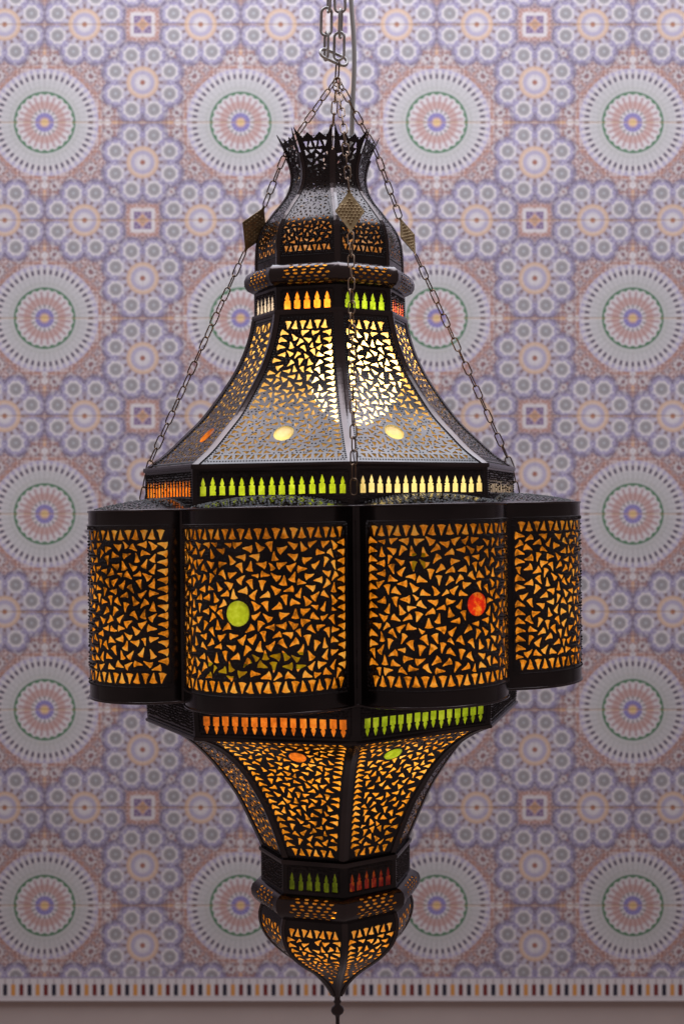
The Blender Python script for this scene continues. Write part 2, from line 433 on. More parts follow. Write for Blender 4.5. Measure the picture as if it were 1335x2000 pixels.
class RoofMap:
    """gently domed cap over a lobe: x across, s outwards from the wall of the body"""
    def __init__(self, lobe, Rin, z, rise):
        self.l = lobe; self.p0 = Rin * math.cos(lobe.h); self.z = z; self.rise = rise; self.Rin = Rin
    def edge(self, q):
        q = np.clip(np.abs(q), 0, self.l.r * .999999)
        return self.l.Av + self.l.b - self.l.r + np.sqrt(np.maximum(self.l.r ** 2 - q ** 2, 0)) - self.p0
    def __call__(self, x, s):
        x = np.asarray(x, float); s = np.asarray(s, float)
        e = np.clip((self.edge(x) - s) / (self.edge(x) + 8), 0, 1)
        z = self.z + self.rise * (1 - (1 - e) ** 2) * (1 - np.clip(x / self.l.c, -1, 1) ** 2)
        A = self.p0 + s; m = self.l.m
        return np.stack([A * math.sin(m) + x * math.cos(m), A * math.cos(m) - x * math.sin(m), z], -1)

def normal(M, x, s, sign=-1.0):
    e = 0.5
    dx = M(x + e, s) - M(x - e, s); ds = M(x, s + e) - M(x, s - e)
    n = np.cross(ds, dx) * sign
    return n / np.maximum(np.linalg.norm(n, axis=-1, keepdims=True), 1e-9)

# ---- holes
def tooth(x, s, size, ang, bend=0.0, fat=1.0):
    pts = [(-.52, -.03), (-.50, .05), (-.15, .17), (.15, .28), (.38, .42), (.47, .20), (.50, -.05), (.44, -.36), (.12, -.19), (-.2, -.13)]
    ca, sa = math.cos(ang), math.sin(ang); out = []
    for a, b in pts:
        b = b * fat + bend * (a * a - .12)
        out.append((x + size * (a * ca - b * sa), s + size * (a * sa + b * ca)))
    return np.array(out)
def candle(x, s, wd, hh, up=1):
    pts = [(-.5, 0), (.5, 0), (.5, .50), (.24, .53), (.36, .66), (.14, .88), (0, 1), (-.14, .88), (-.36, .66), (-.24, .53), (-.5, .50)]
    return np.array([(x + wd * a, s - up * hh * b) for a, b in pts])
def oval(x, s, a, b, n=10, rot=0):
    t = np.linspace(0, 2 * np.pi, n, endpoint=False)
    X = a * np.cos(t); Y = b * np.sin(t)
    return np.stack([x + X * math.cos(rot) - Y * math.sin(rot), s + X * math.sin(rot) + Y * math.cos(rot)], 1)

def min_dist(poly, others):
    if not others: return 99
    o = np.concatenate(others); d = np.hypot(poly[:, None, 0] - o[None, :, 0], poly[:, None, 1] - o[None, :, 1])
    return d.min()

def dense(poly, k=2):
    n = np.roll(poly, -1, 0)
    return np.concatenate([poly + (n - poly) * j / k for j in range(k)])

def fill(rng, s0, s1, wfun, size, keep=None, rows=True, discs=(), ratio=1.02, sides=True, gap=2.4):
    """shark tooth holes: an edging row all round, the rest scattered so that none touch"""
    sz = size if callable(size) else (lambda s: size)
    holes, cen = [], []
    for (dx, ds, dr) in discs:
        holes.append(oval(dx, ds, dr, dr, 22)); cen.append((dx, ds, dr * 2.3))
    def ok(p):
        if keep is not None and not keep(p): return False
        near = [dense(h) for h, c in zip(holes, cen) if abs(c[0] - p[:, 0].mean()) + abs(c[1] - p[:, 1].mean()) < 70]
        return min_dist(p, near) >= gap
    if rows:
        for srow, out_ in ((s0, 1), (s1, -1)):
            z = sz(srow); wd = float(wfun(srow + out_ * z * .4)); pitch = z * 0.80
            n = max(2, int((2 * wd - z * .5) / pitch))
            for k in range(n):
                x = -wd + z * .3 + (2 * wd - z * .6) * (k + .5) / n
                up = 1 if k % 2 else -1
                p = tooth(x, srow + out_ * z * .5, z, up * math.pi / 2 + rng.uniform(-.12, .12), rng.uniform(-.2, .2), 1.0)
                if ok(p): holes.append(p); cen.append((x, srow + out_ * z * .5, z))
        if sides:
            s = s0 + sz(s0) * 1.45
            while s < s1 - sz(s1) * 1.4:
                z = sz(s)
                for sd in (-1, 1):
                    x = sd * (float(wfun(s)) - z * .52)
                    p = tooth(x, s, z, (0 if sd > 0 else math.pi) + rng.uniform(-.15, .15) + .12, .25 * sd, 1.0)
                    if float(wfun(s)) > z * 1.1 and ok(p): holes.append(p); cen.append((x, s, z))
                s += z * 0.86
    # scatter with relaxation
    m = 0; pts = []
    area_ = sum(2 * max(0, float(wfun(s))) for s in np.arange(s0, s1, 4)) * 4
    mean = sz((s0 + s1) / 2)
    for _ in range(int(area_ / (mean * mean) * 60)):
        s = rng.uniform(s0 + 4, s1 - 4); wd = float(wfun(s)) - 5
        if wd < 4: continue
        # even by area
        if rng.random() > wd / max(float(wfun(s0)), float(wfun(s1))): continue
        x = rng.uniform(-wd, wd); z = sz(s)
        arr = cen + pts
        if all((x - c[0]) ** 2 + (s - c[1]) ** 2 > (ratio * .82 * (z + c[2]) / 2) ** 2 for c in arr):
            pts.append((x, s, z))
    fixed = np.array([c for c in cen]) if cen else np.zeros((0, 3))
    q = np.array(pts) if pts else np.zeros((0, 3))
    for _ in range(25 if len(q) else 0):
        allp = np.concatenate([fixed, q]) if len(fixed) else q
        d = q[:, None, :2] - allp[None, :, :2]
        L_ = np.hypot(d[..., 0], d[..., 1]); L_[L_ < 1e-6] = 1e9
        want = ratio * (q[:, None, 2] + allp[None, :, 2]) / 2
        f = np.clip(want - L_, 0, None) / L_
        q[:, :2] += 0.12 * (d * f[..., None]).sum(1)
        for k in range(len(q)):
            q[k, 1] = min(max(q[k, 1], s0 + q[k, 2] * .4), s1 - q[k, 2] * .4)
            wd = float(wfun(q[k, 1])) - q[k, 2] * .4
            q[k, 0] = min(max(q[k, 0], -wd), wd)
    for x, s, z in q:
        best = None
        near = [dense(h) for h, c in zip(holes, cen) if (c[0] - x) ** 2 + (c[1] - s) ** 2 < 60 ** 2]
        base = rng.uniform(0, 2 * math.pi)
        for shrink in (1.0, .9, .8, .68):
            for k in range(14):
                p = tooth(x, s, z * shrink * .95, base + k * math.pi / 7, rng.uniform(-.3, .35), rng.uniform(.82, 1.08))
                if keep is not None and not keep(p): continue
                if np.any(np.abs(p[:, 0]) > wfun(p[:, 1])) or p[:, 1].min() < s0 or p[:, 1].max() > s1: continue
                d = min_dist(p, near)
                if best is None or d > best[0]: best = (d, p)
            if best and best[0] >= gap: break
        if best and best[0] >= gap:
            holes.append(best[1]); cen.append((x, s, z))
    return holes

def dot_field(rng, holes, s0, s1, wfun, pitch=6.6, clear=2.9, edge=True):
    """punched beads between the holes"""
    H = np.concatenate([dense(h, 3) for h in holes]) if holes else np.zeros((0, 2))
    out = []
    if edge:
        for s in (s0 - 3.5, s1 + 3.5):
            wd = float(wfun(s)); n = max(2, int(2 * wd / (pitch * .8)))
            out += [(-wd + 2 * wd * k / n, s) for k in range(n + 1)]
        s = s0
        while s < s1:
            wd = float(wfun(s)) + 3.5; out += [(-wd, s), (wd, s)]; s += pitch * .8
    cand = []
    s = s0; r = 0
    while s < s1:
        wd = float(wfun(s)); x = -wd + (pitch / 2 if r % 2 else 0)
        while x < wd:
            cand.append((x + rng.uniform(-1.2, 1.2), s + rng.uniform(-1.2, 1.2))); x += pitch
        s += pitch * .86; r += 1
    if len(H) and cand:
        c = np.array(cand)
        cell = {}
        for a, b in H: cell.setdefault((int(a // 8), int(b // 8)), []).append((a, b))
        for a, b in c:
            ia, ib = int(a // 8), int(b // 8); okk = True
            for da in (-1, 0, 1):
                for db in (-1, 0, 1):
                    for (hx, hy) in cell.get((ia + da, ib + db), ()):
                        if (hx - a) ** 2 + (hy - b) ** 2 < clear * clear: okk = False; break
                    if not okk: break
                if not okk: break
            if okk: out.append((a, b))
        # drop those inside a hole
        keepers = []
        boxes = [(h[:, 0].min(), h[:, 0].max(), h[:, 1].min(), h[:, 1].max(), h) for h in holes]
        for a, b in out:
            ins = False
            for x0, x1, y0, y1, h in boxes:
                if x0 < a < x1 and y0 < b < y1:
                    j = np.roll(h, 1, 0)
                    cr = ((h[:, 1] > b) != (j[:, 1] > b)) & (a < (j[:, 0] - h[:, 0]) * (b - h[:, 1]) / (j[:, 1] - h[:, 1] + 1e-12) + h[:, 0])
                    if cr.sum() % 2: ins = True; break
            if not ins: keepers.append((a, b))
        out = keepers
    else: out += cand
    return out

def panel(name, M, outline, holes, dots, mat, parent, steiner=None, thick=1.0, sign=-1.0, dot_r=2.1, label=None, dot_h=1.15, pits=False):
    def ccw(h):
        h = np.array(h, float); j = np.roll(h, -1, 0)
        return h if (h[:, 0] * j[:, 1] - j[:, 0] * h[:, 1]).sum() > 0 else h[::-1]
    outline = ccw(outline); holes = [ccw(h) for h in holes]
    pts = [tuple(p) for p in outline]; faces = [list(range(len(pts)))]
    for h in holes:
        k = len(pts); pts += [tuple(p) for p in h]; faces.append(list(range(k, k + len(h))))
    if steiner is not None: pts += [tuple(p) for p in steiner]
    r = delaunay_2d_cdt([Vector(p) for p in pts], [], faces, 1, 1e-4, True)
    vs, fs, of = r[0], r[2], r[5]
    F = [f for f, o in zip(fs, of) if o and all(k == 0 for k in o)]
    P2 = np.array([tuple(v) for v in vs])
    Pn = normal(M, P2[:, 0], P2[:, 1], sign)
    V = [M(P2[:, 0], P2[:, 1])]; smooth = [True] * len(F); n = len(P2)
    allF = [tuple(f) for f in F]
    for h in [outline] + list(holes):
        Q = M(h[:, 0], h[:, 1]); Nn = normal(M, h[:, 0], h[:, 1], sign); k = len(h)
        V += [Q, Q - Nn * thick]
        for j in range(k):
            j2 = (j + 1) % k; allF.append((n + j, n + j2, n + k + j2, n + k + j)); smooth.append(False)
        n += 2 * k
    if len(dots):
        d = np.array(dots); rr = dot_r; t = np.linspace(0, 2 * np.pi, 6, endpoint=False)
        ex = np.repeat(d[:, 0], 6) + np.tile(np.cos(t), len(d)) * rr
        es = np.repeat(d[:, 1], 6) + np.tile(np.sin(t), len(d)) * rr
        Q = M(ex, es); C = M(d[:, 0], d[:, 1]) + normal(M, d[:, 0], d[:, 1], sign) * rr * dot_h
        Q = Q - normal(M, ex, es, sign) * 0.3
        mid = Q * .45 + np.repeat(C, 6, 0) * .55 + normal(M, ex, es, sign) * rr * dot_h * .35
        V += [Q, mid, C]; nb = len(d)
        for k in range(nb):
            a = n + 6 * k; b = n + 6 * nb + 6 * k; c = n + 12 * nb + k
            for j in range(6):
                j2 = (j + 1) % 6
                allF.append((a + j, a + j2, b + j2, b + j)); allF.append((b + j, b + j2, c)); smooth += [True, True]
        n += 13 * nb
    o = mesh_obj(name, warp(np.concatenate([v.reshape(-1, 3) for v in V])), allF, mat, parent, smooth)
    if pits and len(dots):
        o.data.materials.append(M_PIT)
        nf = len(allF); idx = np.zeros(nf, np.int32); idx[nf - 12 * len(dots):] = 1
        o.data.polygons.foreach_set("material_index", idx)
    if label: o["label"] = label
    return o

def sheet(name, M, s0, s1, w0, w1, off, mat, parent, nx=10, ns=14, label=None):
    """glass behind the holes: a thin pane that follows the panel"""
    V, F = [], []
    ss = np.linspace(s0, s1, ns + 1); xx = np.linspace(-1, 1, nx + 1)
    for d in (off, off - 1.2):
        for s in ss:
            wd = (float(M.w(s)) - w0) if w1 is None else None
            x = xx * wd if w1 is None else w0 + (w1 - w0) * (xx + 1) / 2
            sv = np.full_like(x, s)
            V.append(M(x, sv) + normal(M, x, sv) * d)
    g = (nx + 1) * (ns + 1)
    for a in range(ns):
        for b in range(nx):
            k = a * (nx + 1) + b
            F.append((k, k + 1, k + nx + 2, k + nx + 1))
    # one face layer only carries the light; the rim shows the thickness
    rim = [b for b in range(nx + 1)] + [a * (nx + 1) + nx for a in range(1, ns + 1)] + [ns * (nx + 1) + b for b in range(nx - 1, -1, -1)] + [a * (nx + 1) for a in range(ns - 1, 0, -1)]
    for k in range(len(rim)):
        a, b = rim[k], rim[(k + 1) % len(rim)]; F.append((a, b, b + g, a + g))
    o = mesh_obj(name, warp(np.concatenate(V)), F, mat, parent, True)
    if label: o["label"] = label
    return o

class OffsetMap:
    def __init__(self, M, off): self.M = M; self.off = off; self.w = M.w
    def __call__(self, x, s): return self.M(x, s) + normal(self.M, x, s) * self.off
def cut_pane(name, M, s0, s1, wf, off, mat, parent, discs):
    ss = np.linspace(s0, s1, 26)
    ol = [(-float(wf(s)), s) for s in ss] + [(float(wf(s)), s) for s in ss[::-1]]
    st = [(f * float(wf(s)), s) for s in ss[1:-1] for f in np.linspace(-.96, .96, 22)]
    return panel(name, OffsetMap(M, off), ol, [oval(x, s, r * .98, r * .98, 22) for x, s, r in discs], [], mat, parent, st, thick=1.2)

def disc(name, M, x, s, r, mat, parent, label=None):
    V, F = [], []; n = 24
    for k, (rr, hh) in enumerate(((1.03, -.8), (.97, .9), (.6, 2.2))):
        p = oval(x, s, r * rr, r * rr, n); V.append(M(p[:, 0], p[:, 1]) + normal(M, p[:, 0], p[:, 1]) * hh)
    V.append(M(np.array([x]), np.array([s])) + normal(M, np.array([x]), np.array([s])) * 2.6)
    for a in range(2):
        for k in range(n):
            k2 = (k + 1) % n; F.append((a * n + k, a * n + k2, (a + 1) * n + k2, (a + 1) * n + k))
    for k in range(n): F.append((2 * n + k, 2 * n + (k + 1) % n, 3 * n))
    o = mesh_obj(name, warp(np.concatenate(V)), F, mat, parent, True)
    if label: o["label"] = label
    return o

def flat_outline(M, shrink=0.0, n=None):
    S_ = M.S
    L_ = [(-float(M.w(s)) + shrink, s) for s in S_]; R_ = [(float(M.w(s)) - shrink, s) for s in S_[::-1]]
    W0, W1 = float(M.w(0)), float(M.w(M.len))
    return L_ + R_
def flat_steiner(M, dx=16, margin=4, curved=True):
    out = []
    if not curved: return out
    for s in M.S[1:-1]:
        wd = float(M.w(s)) - margin; n = max(1, int(2 * wd / dx))
        out += [(-wd + 2 * wd * k / n, s) for k in range(n + 1)]
    return out

def rib(name, k, prof, mat, parent, wing=9.0, lift=1.8, ridge=3.0):
    """raised strip folded over one corner of the body"""
    p = densify(prof, 8)
    a = math.radians(VA[k]); V, F = [], []
    ha = face(k)[1]; hb = face((k - 1) % 8)[1]
    er = np.array([math.sin(a), math.cos(a)]); et = np.array([math.cos(a), -math.sin(a)])
    tp = np.gradient(p, axis=0); tp /= np.linalg.norm(tp, axis=1, keepdims=True)
    for (R, Z), t in zip(p, tp):
        nr, nz = -t[1], t[0]
        dirR = et * math.cos(ha) - er * math.sin(ha); dirL = -et * math.cos(hb) - er * math.sin(hb)
        base = er * R; wg = min(wing, R * .35)
        row = []
        for d, wf, l in ((dirL, wg, -1.0), (dirL, wg, lift), (dirL, wg * .35, lift + .6), (None, 0, ridge), (dirR, wg * .35, lift + .6), (dirR, wg, lift), (dirR, wg, -1.0)):
            q = base + (d * wf if d is not None else 0)
            row.append((q[0] + er[0] * nr * l, q[1] + er[1] * nr * l, Z + nz * l))
        V += row
    n = 7
    for i in range(len(p) - 1):
        for j in range(n - 1): F.append((i * n + j, (i + 1) * n + j, (i + 1) * n + j + 1, i * n + j + 1))
    F.append(tuple(range(n))); F.append(tuple((len(p) - 1) * n + j for j in range(n)))
    return mesh_obj(name, warp(V), F, mat, parent, False)

def sweep_closed(name, path, cross, mat, parent, smooth=False):
    """path: closed list of (X, F, nX, nF); cross: closed list of (out, z)"""
    V, F = [], []; n = len(cross); N_ = len(path)
    for (X, Fr, nx, nf) in path:
        for (o_, z) in cross: V.append((X + nx * o_, Fr + nf * o_, z))
    for i in range(N_):
        i2 = (i + 1) % N_
        for j in range(n):
            j2 = (j + 1) % n; F.append((i * n + j, i2 * n + j, i2 * n + j2, i * n + j2))
    return mesh_obj(name, warp(V), F, mat, parent, smooth)
def octo_path(R):
    out = []
    for k in range(8):
        a = math.radians(VA[k]); out.append((R * math.sin(a), R * math.cos(a), math.sin(a), math.cos(a)))
    return out
def lobe_path(Rv=378.0, bulge=130.0, n=22, d=0.0):
    out = []
    for i in range(8):
        L_ = LobeMap(i, 0, -1, Rv, bulge)
        for k in range(n):
            x = L_.W * (-1 + 2 * (k + .5) / n); f = x / L_.r
            A, q = L_.xy(x)
            o = np.array([math.sin(L_.m), math.cos(L_.m)]); t = np.array([math.cos(L_.m), -math.sin(L_.m)])
            P = A * o + q * t; nn = math.cos(f) * o + math.sin(f) * t
            out.append((P[0], P[1], nn[0], nn[1]))
    return out

FRONT = (6, 7, 0, 1)
def R_(seed): return random.Random(seed)

# ---- crown and onion shaped top
DOME = [(102, 733), (91, 709), (81.5, 688), (74, 665), (72.5, 645), (77, 624), (88, 604), (102, 587), (116, 569), (129, 552), (138, 533), (142, 512), (143.5, 488), (144, 462)]
for i in range(8):
    M = FlatMap(i, DOME); rng = R_(100 + i)
    L_ = M.len
    W = lambda s: float(M.w(s)) - (2.6 if s < 50 else .2)
    top = [(-1.0, 0), (-.86, 12), (-.66, 23), (-.34, 13), (-.04, 25), (.30, 14), (.64, 24), (.85, 13), (1.0, 0)]
    ol = [(f * W(s), s) for f, s in top]
    ol += [(W(s), s) for s in M.S[1:]] + [(-W(s), s) for s in M.S[:0:-1]]
    wf = lambda s: np.maximum(M.w(s) - 9, 0.5)
    size = lambda s: 11.0 if s < 75 else (8.2 if s < L_ - 46 else 11.0)
    holes = fill(rng, 30, L_ - 26, wf, size, sides=False, gap=1.7, ratio=1.25)
    dots = dot_field(rng, holes, 24, L_ - 22, wf, 5.0, 2.3) if i in FRONT else []
    p = panel("dome_panel", M, ol, holes, dots, M_METAL, lantern, flat_steiner(M, 14), dot_r=1.5, dot_h=.8, pits=True)
    sheet("glass_pane", M, L_ * .66, L_ - 3, 4, None, -2.6, G_DOME, p, label="amber glass behind the lower part of the onion dome")
    rib("corner_rib", i, DOME[2:], M_RIB, lantern, 6, 1.4, 2.4)

# ---- roll mouldings with oval holes
def roll(prof, seed, up):
    for i in range(8):
        M = FlatMap(i, prof); rng = R_(seed + i); holes = []
        rows = 7; sp = (M.len - 22) / rows
        for r in range(rows):
            s = 12 + sp * (r + .5); wd = float(M.w(s)) * .70 - abs(r - rows / 2) * 2.5; n = int(2 * wd / 15)
            for k in range(n):
                holes.append(oval(-wd + 2 * wd * (k + .5 + (.5 if r % 2 else 0) * .9) / n, s, 4.8, sp * .30, 8, rng.uniform(-.1, .1)))
        p = panel("roll_moulding", M, flat_outline(M), holes, [], M_RIB, lantern, flat_steiner(M, 20))
        sheet("glass_pane", M, 4, M.len - 4, 5, None, -3, G_AMBER_C, p)
roll([(143, 465), (155, 463.5), (163, 457), (167, 447), (166.5, 437), (161, 428), (150, 422.5), (144, 421.5)], 200, 1)
roll([(143, -707), (155, -709), (163, -715), (166, -724), (164.5, -735), (158, -745), (150, -752), (146, -757)], 220, 0)

# ---- bands with candle shaped windows
def win_band(R0, R1, z0, z1, seed, n, wd, hh, up, glasses, base, pane="glass_pane", spanw=.84, plain=()):
    for i in range(8):
        M = FlatMap(i, [(R0, z0), (R1, z1)]); rng = R_(seed + i)
        holes = []; span = float(M.w(M.len / 2)) * spanw * 2
        if i not in plain:
            for k in range(n):
                x = -span / 2 + span * (k + .5) / n
                holes.append(candle(x + rng.uniform(-.4, .4), base + rng.uniform(-.7, .7), wd * rng.uniform(.92, 1.05), hh * rng.uniform(.96, 1.04), up))
        ws = lambda s: np.asarray(M.w(s)) - 13
        dots = dot_field(rng, holes, 10, M.len - 12, ws, 5.4, 2.4, edge=True) if i in FRONT else []
        p = panel("window_band", M, flat_outline(M), holes, dots, M_METAL, lantern, None)
        g, lab = glasses.get(i, (G_AMBER, None))
        sheet(pane, M, 4, M.len - 4, 4, None, -2.6, g, p, label=lab)
win_band(148, 148, 422, 371, 300, 5, 12.5, 33, 1, {6: (G_GREY, "pale glass greyed to look dimly lit"), 7: (G_ORANGE, "orange glass"), 0: (G_LIME_DIM, "green glass"), 1: (G_ROSE, "dull red glass")}, 44, spanw=.80)  # left pane greyed and green pane darkened to imitate a dimmer band
win_band(361, 361, 79, 8, 320, 15, 11.5, 31, 1, {6: (G_ORANGE, "orange glass"), 7: (G_LIME, "lime green glass"), 0: (G_CREAM, "cream glass"), 1: (G_GREY, "clear grey glass")}, 47, spanw=.93)
win_band(366, 361, -321, -388, 340, 15, 12, 31, -1, {7: (G_ORANGE_DIM, "orange glass"), 0: (G_LIME_DIM, "lime green glass")}, 28, spanw=.90, plain=(6, 1))
win_band(146, 146, -647, -708, 360, 6, 10, 34, 1, {7: (G_GREEN_DIM, "green glass"), 0: (G_RED_DIM, "red and orange glass")}, 52, spanw=.84, plain=(6, 1))

# ---- upper bell and lower bell
def bell(prof, seed, glass_m, discs, top_m, bot_m, side_m, size, name, strips=()):
    for i in range(8):
        M = FlatMap(i, prof); rng = R_(seed + i)
        wf = lambda s: np.maximum(np.asarray(M.w(s)) - side_m, 0.5)
        dl = [(fx * float(M.w(fs * M.len)), fs * M.len, r) for fx, fs, r, g, l in discs.get(i, ())]
        holes = fill(rng, top_m, M.len - bot_m, wf, size, discs=dl)
        dots = dot_field(rng, holes, top_m - 2, M.len - bot_m + 2, wf, 7.0, 3.0) if i in FRONT else []
        p = panel(name, M, flat_outline(M), holes, dots, M_METAL, lantern, flat_steiner(M, 18), dot_r=2.25, dot_h=.5, pits=(name == "bell_panel"))
        if dl: cut_pane("glass_pane", M, 3, M.len - 3, lambda s: float(M.w(s)) - 4, -2.6, glass_m, p, dl)
        else: sheet("glass_pane", M, 3, M.len - 3, 4, None, -2.6, glass_m, p, ns=26)
        for (x, s, r), (_, _, _, g, l) in zip(dl, discs.get(i, ())):
            disc("glass_disc", M, x, s, r, g, p, l)
        rib("corner_rib", i, prof, M_RIB, lantern, 10, 2.0, 3.2)

CONE = [(150, 371), (155, 345), (167, 308), (185, 270), (206, 237), (229, 205), (254, 174), (286, 143), (322, 110), (360, 83)]
bell(CONE, 400, G_PALE, {7: [(-.01, .755, 19, G_CREAM, "pale cream glass disc")], 0: [(-.14, .745, 19, G_CREAM, "pale yellow glass disc")],
                       6: [(0.22, .745, 18, G_ORANGE_DIM, "orange glass disc")]}, 14, 18, 15, lambda s: 17.0 - 0.0115 * s, "bell_panel")
CONE2 = [(360, -388), (330, -400), (300, -417), (270, -440), (240, -471), (212, -508), (188, -545), (167, -588), (150, -625), (139, -650)]
bell(CONE2, 440, G_AMBER_C, {7: [(.15, .23, 16, G_ORANGE_DIM, "orange glass disc")], 0: [(-.22, .235, 17, G_LIME_DIM, "lime green glass disc")]}, 14, 16, 14, 16.2, "lower_bell_panel")

# ---- pointed bottom
TIP = [(143, -749), (150, -770), (148, -792), (138, -815), (119, -838), (92, -861), (63, -882), (39, -903), (22, -923), (11, -942)]
for i in range(8):
    M = FlatMap(i, TIP); rng = R_(480 + i)
    wf = lambda s: np.maximum(np.asarray(M.w(s)) - 8, 0.5)
    holes = fill(rng, 22, M.len - 34, wf, lambda s: 15.5 if s < 110 else 12, gap=2.4)
    dots = []
    p = panel("tip_panel", M, flat_outline(M), holes, dots, M_METAL, lantern, flat_steiner(M, 14))
    sheet("glass_pane", M, 3, M.len - 30, 3, None, -2.6, G_AMBER_C, p, ns=20)
    rib("corner_rib", i, TIP, M_RIB, lantern, 6, 1.5, 2.4)

# finial
def lathe(name, prof, mat, parent, n=24, cx=0.0, cf=0.0):
    V, F = [], []
    for r, z in prof:
        for k in range(n):
            a = 2 * math.pi * k / n; V.append((cx + r * math.sin(a), cf + r * math.cos(a), z))
    for i in range(len(prof) - 1):
        for k in range(n):
            k2 = (k + 1) % n; F.append((i * n + k, i * n + k2, (i + 1) * n + k2, (i + 1) * n + k))
    F.append(tuple(range(n))); F.append(tuple((len(prof) - 1) * n + k for k in range(n)))
    return mesh_obj(name, warp(V), F, mat, parent, True)
lathe("finial", [(11, -932), (10, -938), (6.5, -944), (5.5, -952), (8, -956), (5.5, -960), (6, -963), (11.5, -968), (13, -973), (11.5, -978), (5, -983), (4, -988), (3.6, -1040), (5, -1046), (3, -1052), (0.5, -1056)], M_RIB, lantern)

# ---- the eight drums
ZT, ZB = 9.0, -322.0
for i in range(8):
    M = LobeMap(i, ZT, ZB); rng = R_(500 + i)
    wf = lambda s: M.W - 32 + 0 * np.asarray(s, float)
    dd = {7: [(-6, 172, 21, G_LIME, "lime green glass disc")], 0: [(14, 168, 20, G_RED, "red and orange glass disc")]}.get(i, [])
    holes = fill(rng, 33, M.len - 33, wf, 18.0, discs=[(a, b, c) for a, b, c, _, _ in dd], ratio=1.0, gap=2.2)
    dots = dot_field(rng, holes, 30, M.len - 30, wf, 6.8) if i in FRONT else []
    stn = [(x, s) for x in np.linspace(-M.W + 6, M.W - 6, 30) for s in M.rows]
    ol = [(x, 0) for x in np.linspace(-M.W, M.W, 30)] + [(x, M.len) for x in np.linspace(M.W, -M.W, 30)]
    p = panel("drum_wall", M, ol, holes, dots, M_METAL, lantern, stn)
    if dd: cut_pane("glass_pane", M, 6, M.len - 6, lambda s: M.W - 14, -2.6, G_AMBER, p, [(a, b, c) for a, b, c, _, _ in dd])
    else: sheet("glass_pane", M, 6, M.len - 6, -M.W + 14, M.W - 14, -2.6, G_AMBER, p, nx=26, ns=12)
    for x, s, r, g, l in dd: disc("glass_disc", M, x, s, r, g, p, l)
    if i == 7:  # added strips imitate the far green band seen through the drum
        sheet("green_stand_in", M, 252, 274, -70, 10, -1.6, G_LIME, p, nx=10, ns=2, label="added lime strip standing in for green seen through the drum")
        sheet("green_stand_in", M, 236, 262, 14, 112, -1.6, G_LIME, p, nx=10, ns=2, label="added lime strip standing in for green seen through the drum")
    if i == 0:  # small added piece, likewise for green seen through
        sheet("green_stand_in", M, 80, 108, -100, -78, -1.6, G_LIME, p, nx=3, ns=2, label="added small lime piece standing in for green seen through the drum")
    # domed cap, pierced
    RM = RoofMap(M, 361.0, ZT + .5, 21.0)
    xs = np.linspace(-M.W, M.W, 34); A, q = M.xy(xs)
    c_in = 361.0 * math.sin(M.h)
    ol = [(b, a - RM.p0) for a, b in zip(A, q)] + [(c_in, 0), (0, 0), (-c_in, 0)]
    wr = lambda s: np.interp(s, [0, 45, 90, 125, 150], [M.c * .82, M.c * .82, M.c * .72, M.c * .5, M.c * .12])
    holes = fill(R_(560 + i), 10, 132, wr, 13, sides=False, gap=2.0, rows=False, ratio=1.3)
    dots = dot_field(R_(570 + i), holes, 8, 134, wr, 6.5, 2.5, edge=False) if i in FRONT else []
    stn = [(x, s) for s in np.arange(10, 140, 14.0) for x in np.linspace(-M.c * .95, M.c * .95, 16) if s < float(RM.edge(np.array(x))) - 4 and abs(x) < M.c * .9]
    panel("drum_cap", RM, ol, holes, dots, M_METAL, lantern, stn, sign=-1.0, dot_h=.7, pits=True)
    FM = RoofMap(M, 366.0, ZB - .5, 0.0)
    c2 = 366.0 * math.sin(M.h)
    ol = [(b, a - FM.p0) for a, b in zip(A, q)] + [(c2, 0), (-c2, 0)]
    panel("drum_floor", FM, ol, [], [], M_METAL, lantern, None, sign=1.0)
    # upright strip that closes the seam between two drums
    a = math.radians(VA[i]); er = np.array([math.sin(a), math.cos(a)]); et = np.array([math.cos(a), -math.sin(a)])
    V = []
    for z in (ZT - 1, ZB + 1):
        for tx, rr in ((-9, 384), (-6, 388), (0, 386), (6, 388), (9, 384), (0, 377)):
            q_ = er * rr + et * tx; V.append((q_[0], q_[1], z))
    F = [(j, (j + 1) % 6, 6 + (j + 1) % 6, 6 + j) for j in range(6)] + [tuple(range(6)), tuple(range(11, 5, -1))]
    mesh_obj("seam_strip", warp(V), F, M_METAL, lantern, False)
def ring_cross(z, r, n=8): return [(r * math.cos(t), z + r * math.sin(t)) for t in [2 * math.pi * k / n for k in range(n)]]
sweep_closed("drum_rim", lobe_path(), ring_cross(ZT, 2.2), M_RIB, lantern, True)
sweep_closed("drum_rim", lobe_path(), ring_cross(ZB, 2.4), M_RIB, lantern, True)
# lips where the tiers meet
for R, z, hh, oo in ((146, 374, 5, 6), (358, 82, 4, 6), (358, -388, 3, 6), (142, -648, 4, 7)):
    sweep_closed("edge_lip", octo_path(R), [(-2, z - hh), (oo, z - hh), (oo + 1.2, z), (oo, z + hh), (-2, z + hh)], M_RIB, lantern)

